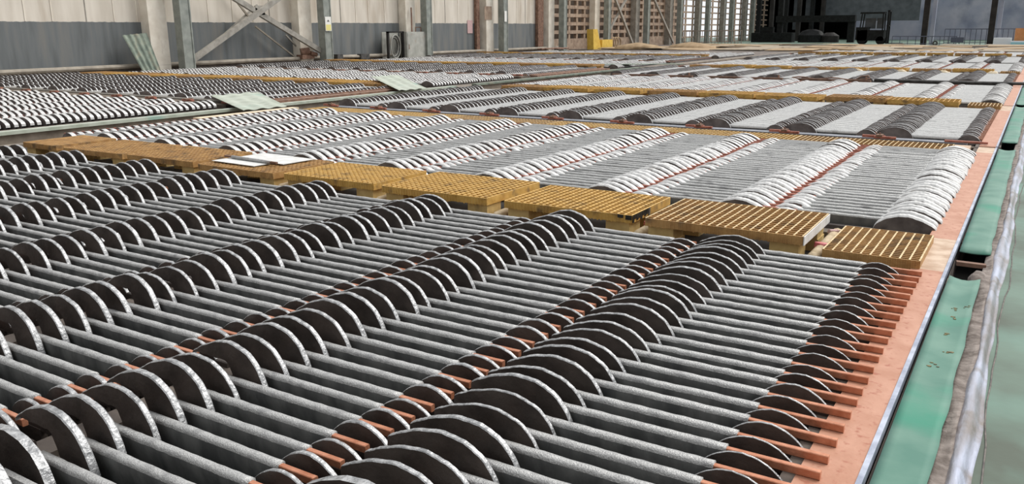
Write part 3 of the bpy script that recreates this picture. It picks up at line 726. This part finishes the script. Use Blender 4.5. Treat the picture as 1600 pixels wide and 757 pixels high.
corr((-9.75, 11.8, .06), (-9.75, 12.6, .05), (-12.35, 14.9, .13), (-12.35, 14.0, .13), 4, .009, M_corrp, 'corrugated_board', 'farther pale green corrugated board laid across the gutter', waves=3)
corr((-9.35, 24.6, .05), (-9.35, 25.1, .05), (-12.4, 22.6, .08), (-12.4, 22.1, .08), 4, .01, M_corr, 'corrugated_board', 'dark green flat board lying beyond the gutter gratings', waves=3)

# ------------------------------------------------------------------ left wall, columns, braces
g = MB(); g.box(-23.35, -23.1, -2, 41.3, -1.15, 7, M_wall)
for i in range(48):
    y = .4+i*.86+(.12 if i % 3 else 0); g.box(-23.1, -23.085, y, y+.02, 1.39, 7, M_colw if i % 4 else M_brace)
tag(g.build('wall_left'), 'cream wall with grey dado along the left', kind='structure')
g = MB(); g.tube([(-22.78, -1, .10), (-22.8, 12, .09), (-22.78, 20, .12), (-22.8, 28, .10), (-22.8, 42, .10)], .07, M_pipe, 8)
g.box(-23.1, -22.85, -1, 42, -.08, .06, M_skirt)
o = tag(g.build('wall_pipe', None), 'long grey-brown pipe running along the foot of the left wall', 'pipe')
for i in range(-2, 11):
    y = 16.0+6.05*i
    if i > 4: y = 16.0+5.95*i
    lab = ('%s pale concrete column from the left end of the wall' % ordn(i)) if i >= 0 else 'pale concrete column beyond the left frame edge'
    if i < 0: continue
    s = MB(); s.box(-23.1, -22.72, y, y+.62, -.08, 7, M_colw if i < 6 else M_brace)
    o = s.build('concrete_column'); tag(o, lab, 'column', 'concrete columns along the left wall')
    s = MB(); yg = y+.92; xg = -22.35
    s.box(xg-.14, xg+.14, yg-.17, yg+.17, -.08, 7, M_colg)
    for dx in (-.17, .17): s.box(xg-.16, xg+.16, yg+dx-.02, yg+dx+.02, -.08, 7, M_colg)
    s.box(xg-.24, xg+.24, yg-.26, yg+.26, -.08, -.04, M_colg)
    tag(s.build('steel_column'), 'grey-green steel column standing before the %s concrete column' % ordn(i), 'column', 'steel columns along the left wall')
def brace(a, b, w, h, m, lab):
    s = MB(); s.beam(a, b, w, h, m); return tag(s.build('brace'), lab, 'brace')
XB = -22.35
brace((XB, 17.05, .20), (XB, 22.9, 3.25), .12, .17, M_brace, 'broad diagonal brace rising right from the first steel column')
brace((XB-.13, 23.0, .28), (XB-.13, 17.1, 3.05), .12, .17, M_brace, 'broad diagonal brace falling right to the second steel column')
s = MB(); s.box(-22.46, -22.42, 19.85, 20.25, 1.62, 1.92, M_brace); tag(s.build('gusset_plate'), 'small steel gusset plate where the two broad braces cross', 'plate')
brace((-22.9, 19.0, 2.6), (-22.9, 20.0, 1.5), .05, .06, M_pipe, 'short rusty rod above the crossing of the broad braces')
brace((-22.9, 20.2, 1.25), (-22.9, 22.0, .12), .05, .05, M_pipe, 'thin dark rod falling right under the broad braces')
brace((-22.95, 17.6, .15), (-22.95, 20.4, 1.95), .06, .05, M_brace, 'thin grey rod behind the rising broad brace')
brace((-22.95, 21.6, .95), (-22.95, 22.6, .10), .05, .05, M_brace, 'thin short rod left of the second concrete column')
for (ya, yb) in ((46.9, 50.5), (52.9, 57.5)):
    i = 0 if ya < 50 else 1
    brace((XB, ya, 3.6), (XB, yb, .1), .12, .14, M_brace, 'diagonal steel brace in front of the brick lattice, %s' % ('nearer one' if i == 0 else 'farther one'))
brace((XB-.1, 47.2, .1 + .9), (XB-.1, 50.4, 3.6), .10, .12, M_brace, 'rising diagonal brace crossing the nearer lattice brace')
s = MB(); s.tube([(-22.75, 22.05, .35), (-22.6, 22.35, .38)], .13, M_rust, 10); s.tube([(-22.6, 22.4, .30), (-22.6, 22.7, .24)], .08, M_rust, 8); s.box(-22.9, -22.6, 22.0, 22.6, .1, .25, M_rust)
tag(s.build('rusty_pump', None, False), 'small rusty pump at the foot of the second concrete column', 'pump')
s = MB(); s.box(-22.7, -22.5, 23.7, 24.0, .0, .22, M_blackh); s.tube([(-22.6, 24.0, .12), (-22.6, 25.0, .10)], .05, M_pipe, 8); s.box(-22.7, -22.5, 25.0, 25.5, .0, .2, M_blackh)
tag(s.build('floor_valve'), 'dark pipe valve on the ledge right of the second steel column', 'valve')
# signs
def sign(x, y, z, w, h, m, m2, lab, par=None):
    s = MB(); s.box(x, x+.012, y-w/2, y+w/2, z-h/2, z+h/2, m); o = s.build('notice_sign'); tag(o, lab, 'sign')
    if m2:
        q = MB(); q.box(x+.012, x+.015, y-w*.42, y+w*.42, z-h*.46, z-h*.05, m2); q.build('yellow_panel', o)
        q = MB(); 
        pts = [(0, .10), (.09, -.02), (-.09, -.02)]
        q.add([(x+.016, y+a*w*2.2, z+h*.18+b*h*1.2) for a, b in pts]+[(x+.012, y+a*w*2.2, z+h*.18+b*h*1.2) for a, b in pts], [(0, 1, 2), (0, 3, 4, 1), (1, 4, 5, 2), (2, 5, 3, 0)], M_blackh); q.build('warning_mark', o)
    return o
sign(-22.17, 22.95, 1.33, .30, .50, M_sign, M_signy, 'small white and yellow warning sign on the second steel column')
sign(-22.71, 34.3, 1.85, .62, .62, M_lat, None, 'square brown notice on the fourth pale concrete column')
sign(-23.085, 33.3, 1.22, .42, .60, M_pink, None, 'small pale pink notice on the grey dado left of fourth column')
sign(-22.17, 35.0, 1.7, .2, .5, M_sign, None, 'narrow white paper on the fourth steel column')
# leaning corrugated sheets
corr((-22.30, 15.35, -.07), (-22.30, 15.95, -.07), (-22.66, 15.85, 1.06), (-22.66, 15.05, 1.0), 3, .02, M_corr, 'corrugated_sheet', 'dark green corrugated sheets leaning on the wall by the first concrete column', waves=4)
# cabinet and hose rack
o = empty('wall_cabinet', (-22.3, 28.45, -.08), 'grey-green metal cabinet standing before the third concrete column', 'cabinet')
s = MB(); s.box(-.35, .0, -.85, .85, 0, 1.10, M_box); s.build('body', o)
s = MB(); s.box(0, .015, -.80, .80, .03, 1.06, M_box); s.box(.015, .025, -.75, -.72, .4, .6, M_rust); s.build('door', o)
s = MB(); s.tube([(-.2, .0, 1.10), (-.2, .0, 1.28), (-.2, .35, 1.28), (-.2, .35, 1.10)], .02, M_rust, 6); s.build('handle', o)
o = empty('hose_rack', (-22.5, 27.1, -.08), 'open steel rack with a coiled hose left of the grey cabinet', 'hose rack')
s = MB(); s.box(-.05, .05, -.50, -.42, 0, 1.12, M_dsteel); s.box(-.05, .05, .42, .5, 0, 1.12, M_dsteel); s.box(-.05, .05, -.5, .5, 1.06, 1.12, M_dsteel); s.box(-.3, -.26, -.5, .5, 0, 1.1, M_box); s.build('frame', o)
s = MB()
for q in range(4): s.disc_torus((-.08+q*.03, .0, .52), .22+q*.03, .022, M_box if q % 2 else M_blackh, 20, 6, 'X', 1.5)
s.build('hose_coil', o, True)
s = MB(); s.tube([(-22.5, 28.2, 1.0), (-22.62, 28.35, 2.0)], .03, M_rust, 6); tag(s.build('iron_rod'), 'thin rusty iron rod leaning above the grey cabinet', 'rod')
# dark pilaster shadows, built as thin brown slabs beside columns
s = MB(); s.box(-23.08, -22.9, 39.4, 39.95, .18, 3.2, M_rust); tag(s.build('pilaster_shadow'), 'tall brown slab for the shadow left of the fifth concrete column', 'board')
s = MB(); s.box(-23.07, -22.93, 32.9+.75, 32.9+1.0, 0, 5, M_rust); tag(s.build('column_shadow'), 'tall brown slab for the shadow left of the fourth concrete column', 'board')
# brick lattice wall
g = MB()
for r in range(14):
    z = -.1+r*.46
    g.box(-23.3, -23.1, 41.3, 60.4, z, z+.19, M_lat); g.box(-23.20, -23.12, 60.4, 84, z, z+.11, M_lat)
y = 41.3
while y < 84:
    if y < 60: g.box(-23.28, -23.12, y, y+.22, -.1, 6.5, M_lat); y += .95
    else: g.box(-23.19, -23.13, y, y+.26, -.1, 6.5, M_lat); y += 1.5
g.box(-23.32, -23.09, 41.3, 60.5, -.2, .42, M_lat)
tag(g.build('wall_left_lattice'), 'brown brick lattice wall continuing the left wall', kind='structure')
g = MB(); g.box(-26.0, -25.6, 36, 68, -1.15, 7.0, M_latd); g.box(-26, -23.1, 35.8, 36, -1.15, 7, M_latd)
tag(g.build('wall_outer'), 'dark brown wall seen through the lattice', kind='structure')
# yellow trolley by the lattice
o = empty('yellow_machine', (-21.8, 44.6, -.08), 'yellow machine guard and drum standing before the brick lattice', 'machine')
s = MB(); xf = Matrix.Identity(4)
s.add([(-.2, -1.2, 0), (-.2, -.2, 0), (-.2, -.75, 1.15), (-.2, -1.3, 1.15), (.2, -1.2, 0), (.2, -.2, 0), (.2, -.75, 1.15), (.2, -1.3, 1.15)], [(0, 1, 2, 3), (7, 6, 5, 4), (0, 4, 5, 1), (1, 5, 6, 2), (2, 6, 7, 3), (3, 7, 4, 0)], M_yel); s.build('guard', o)
s = MB(); s.box(-.2, .2, -.1, 1.3, .12, .55, M_yel); s.build('housing', o)
s = MB()
for q in range(3): s.disc_torus((.1, 1.6+q*.35, .35), .32, .035, M_tan, 16, 6)
s.build('coil', o, True)
# cable heap
s = MB()
for q in range(5): s.tube([(-22.0+.3*math.sin(q+i*.9), 38.2+i*.35, .06+.05*abs(math.sin(i*1.3+q))) for i in range(8)], .035, M_rust, 5)
tag(s.build('hose_heap', None, True), 'tangled brown hoses lying at the wall foot by the fifth column', 'hose')

# ------------------------------------------------------------------ tan boards covering the far banks
g = MB(); g.box(-23.1, -.2, 43.2, 61.0, -1.15, -.05, M_skirt); tag(g.build('trim_9'), 'dark covered bank under the tan boards', kind='structure')
cnt = 0
for r, y in enumerate((43.6, 46.0, 48.6, 51.4, 54.3, 57.3)):
    x = -.4
    c = 0
    while x > -19.8:
        w = R.uniform(1.6, 2.8); d = R.uniform(1.9, 2.7)
        z0 = R.uniform(-.08, -.03); tilt = R.uniform(-.03, .03)
        xf = Matrix.Translation((x-w/2, y+d/2, z0+.06)) @ Matrix.Rotation(R.uniform(-.12, .12), 4, 'Z') @ Matrix.Rotation(tilt, 4, 'Y') @ Matrix.Rotation(R.uniform(-.02, .02), 4, 'X')
        s = MB(); s.box(-w/2, w/2, -d/2, d/2, -.015, .015, M_tan if R.random() < (.75 if x < -7 else .45) else M_tan2, xf=xf)
        tag(s.build('cover_plank'), 'tan board over the far banks, %s row back, %s from the right' % (ordn(r), ordn(c)), 'board', 'tan boards covering the far banks')
        x -= w+R.uniform(-.05, .25); cnt += 1; c += 1
for i, (x, y) in enumerate(((-19.3, 44.3), (-17.0, 46.5))):
    mb = MB(); n = 14; vs = []
    for k in range(5):
        q = k/4; r = math.cos(q*math.pi/2*.96)
        for t in range(n):
            a = 2*math.pi*t/n; vs.append((x+1.5*r*math.cos(a)*R.uniform(.85, 1.1), y+.8*r*math.sin(a)*R.uniform(.85, 1.1), -.03+.36*(q**.8)))
    mb.add(vs, [(k*n+t, k*n+(t+1) % n, (k+1)*n+(t+1) % n, (k+1)*n+t) for k in range(4) for t in range(n)]+[tuple(4*n+t for t in range(n))], M_tan)
    tag(mb.build('tarp_heap', None, True), 'tan tarpaulin heap before the lattice wall, %s' % ('nearer the yellow machine' if i == 0 else 'farther from the yellow machine'), 'tarpaulin')

# ------------------------------------------------------------------ far end
g = MB(); g.box(-40, 9, 61.0, 100, -1.15, -.06, M_floor); 
tag(g.build('floor_far'), 'bluish floor beyond the tan boards', kind='structure')
g = MB(); g.box(-15.8, 9, 86, 86.3, -1.15, 9, M_farw); tag(g.build('wall_back'), 'blue-grey plastered far wall', kind='structure')
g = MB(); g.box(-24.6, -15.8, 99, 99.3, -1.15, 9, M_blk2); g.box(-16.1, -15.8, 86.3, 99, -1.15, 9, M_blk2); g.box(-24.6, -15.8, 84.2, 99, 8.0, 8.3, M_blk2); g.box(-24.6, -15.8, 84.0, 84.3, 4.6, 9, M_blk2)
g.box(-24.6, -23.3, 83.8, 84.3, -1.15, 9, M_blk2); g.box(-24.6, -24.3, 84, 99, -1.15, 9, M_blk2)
tag(g.build('wall_dark_bay'), 'dark unlit bay at the far left corner', kind='structure')
def rail(x0, x1, y, h, n, m, lab, mid=True):
    o = empty('railing', ((x0+x1)/2, y, -.06), lab, 'railing'); L = (x1-x0)/2
    s = MB(); s.tube([(-L, 0, h), (L, 0, h)], .03, m, 6)
    if mid: s.tube([(-L, 0, h*.15), (L, 0, h*.15)], .02, m, 6)
    s.build('rail', o)
    for i in range(n+1):
        p = MB(); p.tube([(-L+2*L*i/n, 0, 0), (-L+2*L*i/n, 0, h)], .022, m, 6); p.build('post', o)
    return o
rail(-22.9, -18.5, 60.9, .95, 18, M_rail, 'tall grey railing in front of the bright lattice holes')
rail(-8.6, -4.8, 61.6, .55, 8, M_raild, 'low railing right of the forklift, before the blue-grey wall')
rail(-5.6, 1.0, 62.6, 1.0, 22, M_raild, 'taller railing at the right, before the blue-grey wall')
for i, (x, lab) in enumerate(((-6.77, 'dark steel column before the blue wall, nearer the forklift'), (-2.94, 'dark steel column before the blue wall, nearer the white daylight patch'))):
    o = empty('steel_column', (x, 62.2, -.06), lab, 'column')
    s = MB(); s.box(-.17, .17, -.2, .2, 0, 7, M_dsteel); s.build('shaft', o)
    s = MB(); s.box(.22, .46, 1.0, 1.2, 0, 7, M_farw); tag(s.build('pipe_duct', o), 'pale duct beside the dark shaft')
# white block standing for a sunlit floor patch, cyan crate, orange plate
s = MB(); s.box(-2.72, -1.75, 61.5, 62.3, -.06, .40, M_white); tag(s.build('daylight_patch_block'), 'white block standing for sunlit floor at the right end of the far railing', 'daylight patch')
s = MB(); s.box(-1.75, -.6, 61.2, 61.7, -.06, .14, M_cyan); s.box(-1.72, -.63, 61.25, 61.65, .14, .22, M_white); tag(s.build('cyan_crate'), 'low cyan crate right of the white daylight patch', 'crate')
s = MB(); s.box(-1.62, -.7, 62.0, 62.06, .18, .98, M_orange); s.box(-1.5, -1.44, 62.06, 62.1, -.06, .3, M_orange); s.box(-.9, -.84, 62.06, 62.1, -.06, .3, M_orange); tag(s.build('orange_panel'), 'square orange-brown panel at the right frame edge by far railing', 'panel')
s = MB(); s.box(-5.2, -4.45, 62.50, 62.57, .1, .42, M_raild); tag(s.build('rail_sign'), 'small grey panel hung on the far railing', 'panel')
s = MB(); s.disc_torus((-6.0, 61.5, .06), .12, .06, M_blackh, 14, 6, 'Y'); tag(s.build('small_tyre', None, True), 'small black tyre lying right of first dark column', 'tyre')
# forklift
o = empty('forklift', (-9.85, 63.0, -.06), 'dark forklift truck with tall mast parked before the blue-grey wall', 'forklift')
s = MB(); s.box(-1.15, .55, -.5, .5, .25, .95, M_blk2); s.box(-1.25, -.5, -.5, .5, .3, 1.15, M_blk2); s.build('body', o)
s = MB()
for (x, y) in ((-1.0, -.48), (-1.0, .48), (.45, -.48), (.45, .48)): s.beam((x, y, .9), (x*.92, y, 2.05), .07, .07, M_blk2)
s.box(-1.05, .5, -.52, .52, 2.03, 2.1, M_blk2)
for q in range(4): s.box(-1.05, .5, -.4+q*.25, -.36+q*.25, 2.1, 2.14, M_blk2)
s.build('overhead_guard', o)
s = MB(); s.box(-.85, -.15, .45, .47, 1.05, 1.75, M_glass); s.box(-.08, .38, .45, .47, 1.05, 1.75, M_glass); s.build('rear_pane', o)
s = MB()
for y in (-.35, .35): s.box(.68, .80, y-.06, y+.06, .05, 2.2, M_blk2)
s.box(.66, .82, -.4, .4, 2.15, 2.25, M_blk2); s.box(.66, .82, -.4, .4, 1.2, 1.26, M_blk2); s.build('mast', o)
for y in (-.25, .25):
    s = MB(); s.box(.82, 1.7, y-.05, y+.05, .05, .10, M_blk2); s.build('fork', o)
for (x, y) in ((-.85, -.5), (-.85, .4), (.35, -.5), (.35, .4)):
    s = MB(); s.tube([(x, y, .27), (x, y+.14, .27)], .27, M_blk2, 16); s.build('wheel', o)
# dark casting plant: beams, kettle, hangings
o = empty('casting_plant', (-14.5, 70, -.06), 'dark casting plant with kettle and overhead duct in the unlit bay', 'machinery')
s = MB(); s.box(-4.0, 2.0, -.3, .3, 1.55, 2.05, M_blk2); s.box(-3.9, -3.5, -.2, .2, 0, 4, M_blk2); s.box(1.5, 2.0, -.2, .2, 0, 1.6, M_blk2); s.build('overhead_duct', o)
s = MB(); s.tube([(-1.2, 0, 0), (-1.2, 0, .55), (-1.2, 0, .85), (-1.2, 0, 1.0)], [1.0, 1.0, .75, .3], M_blk2, 20); s.build('kettle', o)
s = MB(); s.tube([(.2, 0, 0), (.2, 0, .5), (.2, 0, .75)], [.7, .7, .3], M_dsteel, 16); s.build('ladle', o)
s = MB(); s.box(-5.8, -2.6, -.6, .6, 0, .75, M_blk2); s.box(-5.2, -4.2, -.3, .3, .75, 1.2, M_blk2); s.build('bench', o)
for i, x in enumerate((-21.3, -20.3, -19.2, -18.2, -17.2, -16.4)):
    s = MB(); s.box(x-.16, x+.16, 74.5+i*.4, 74.9+i*.4, -.06, 6, M_dsteel if i % 2 else M_blk2)
    tag(s.build('dark_post'), 'dark steel post in the unlit bay, %s from the lattice' % ordn(i), 'post', 'dark posts in the unlit bay')
for i, (x, z) in enumerate(((-19.8, 1.35), (-18.75, .9), (-17.75, 1.7))):
    s = MB(); s.box(x-.20, x+.20, 77, 77.05, z, 5, M_glass); tag(s.build('hanging_sheet'), 'pale grey hanging strip in the unlit bay, %s from the lattice' % ordn(i), 'hanging strip', 'grey hanging strips in the dark bay')
s = MB(); s.box(-16.5, -9.0, 78, 78.1, 1.6, 6, M_glass); tag(s.build('hanging_screen'), 'wide dim grey screen above the casting plant', 'screen')
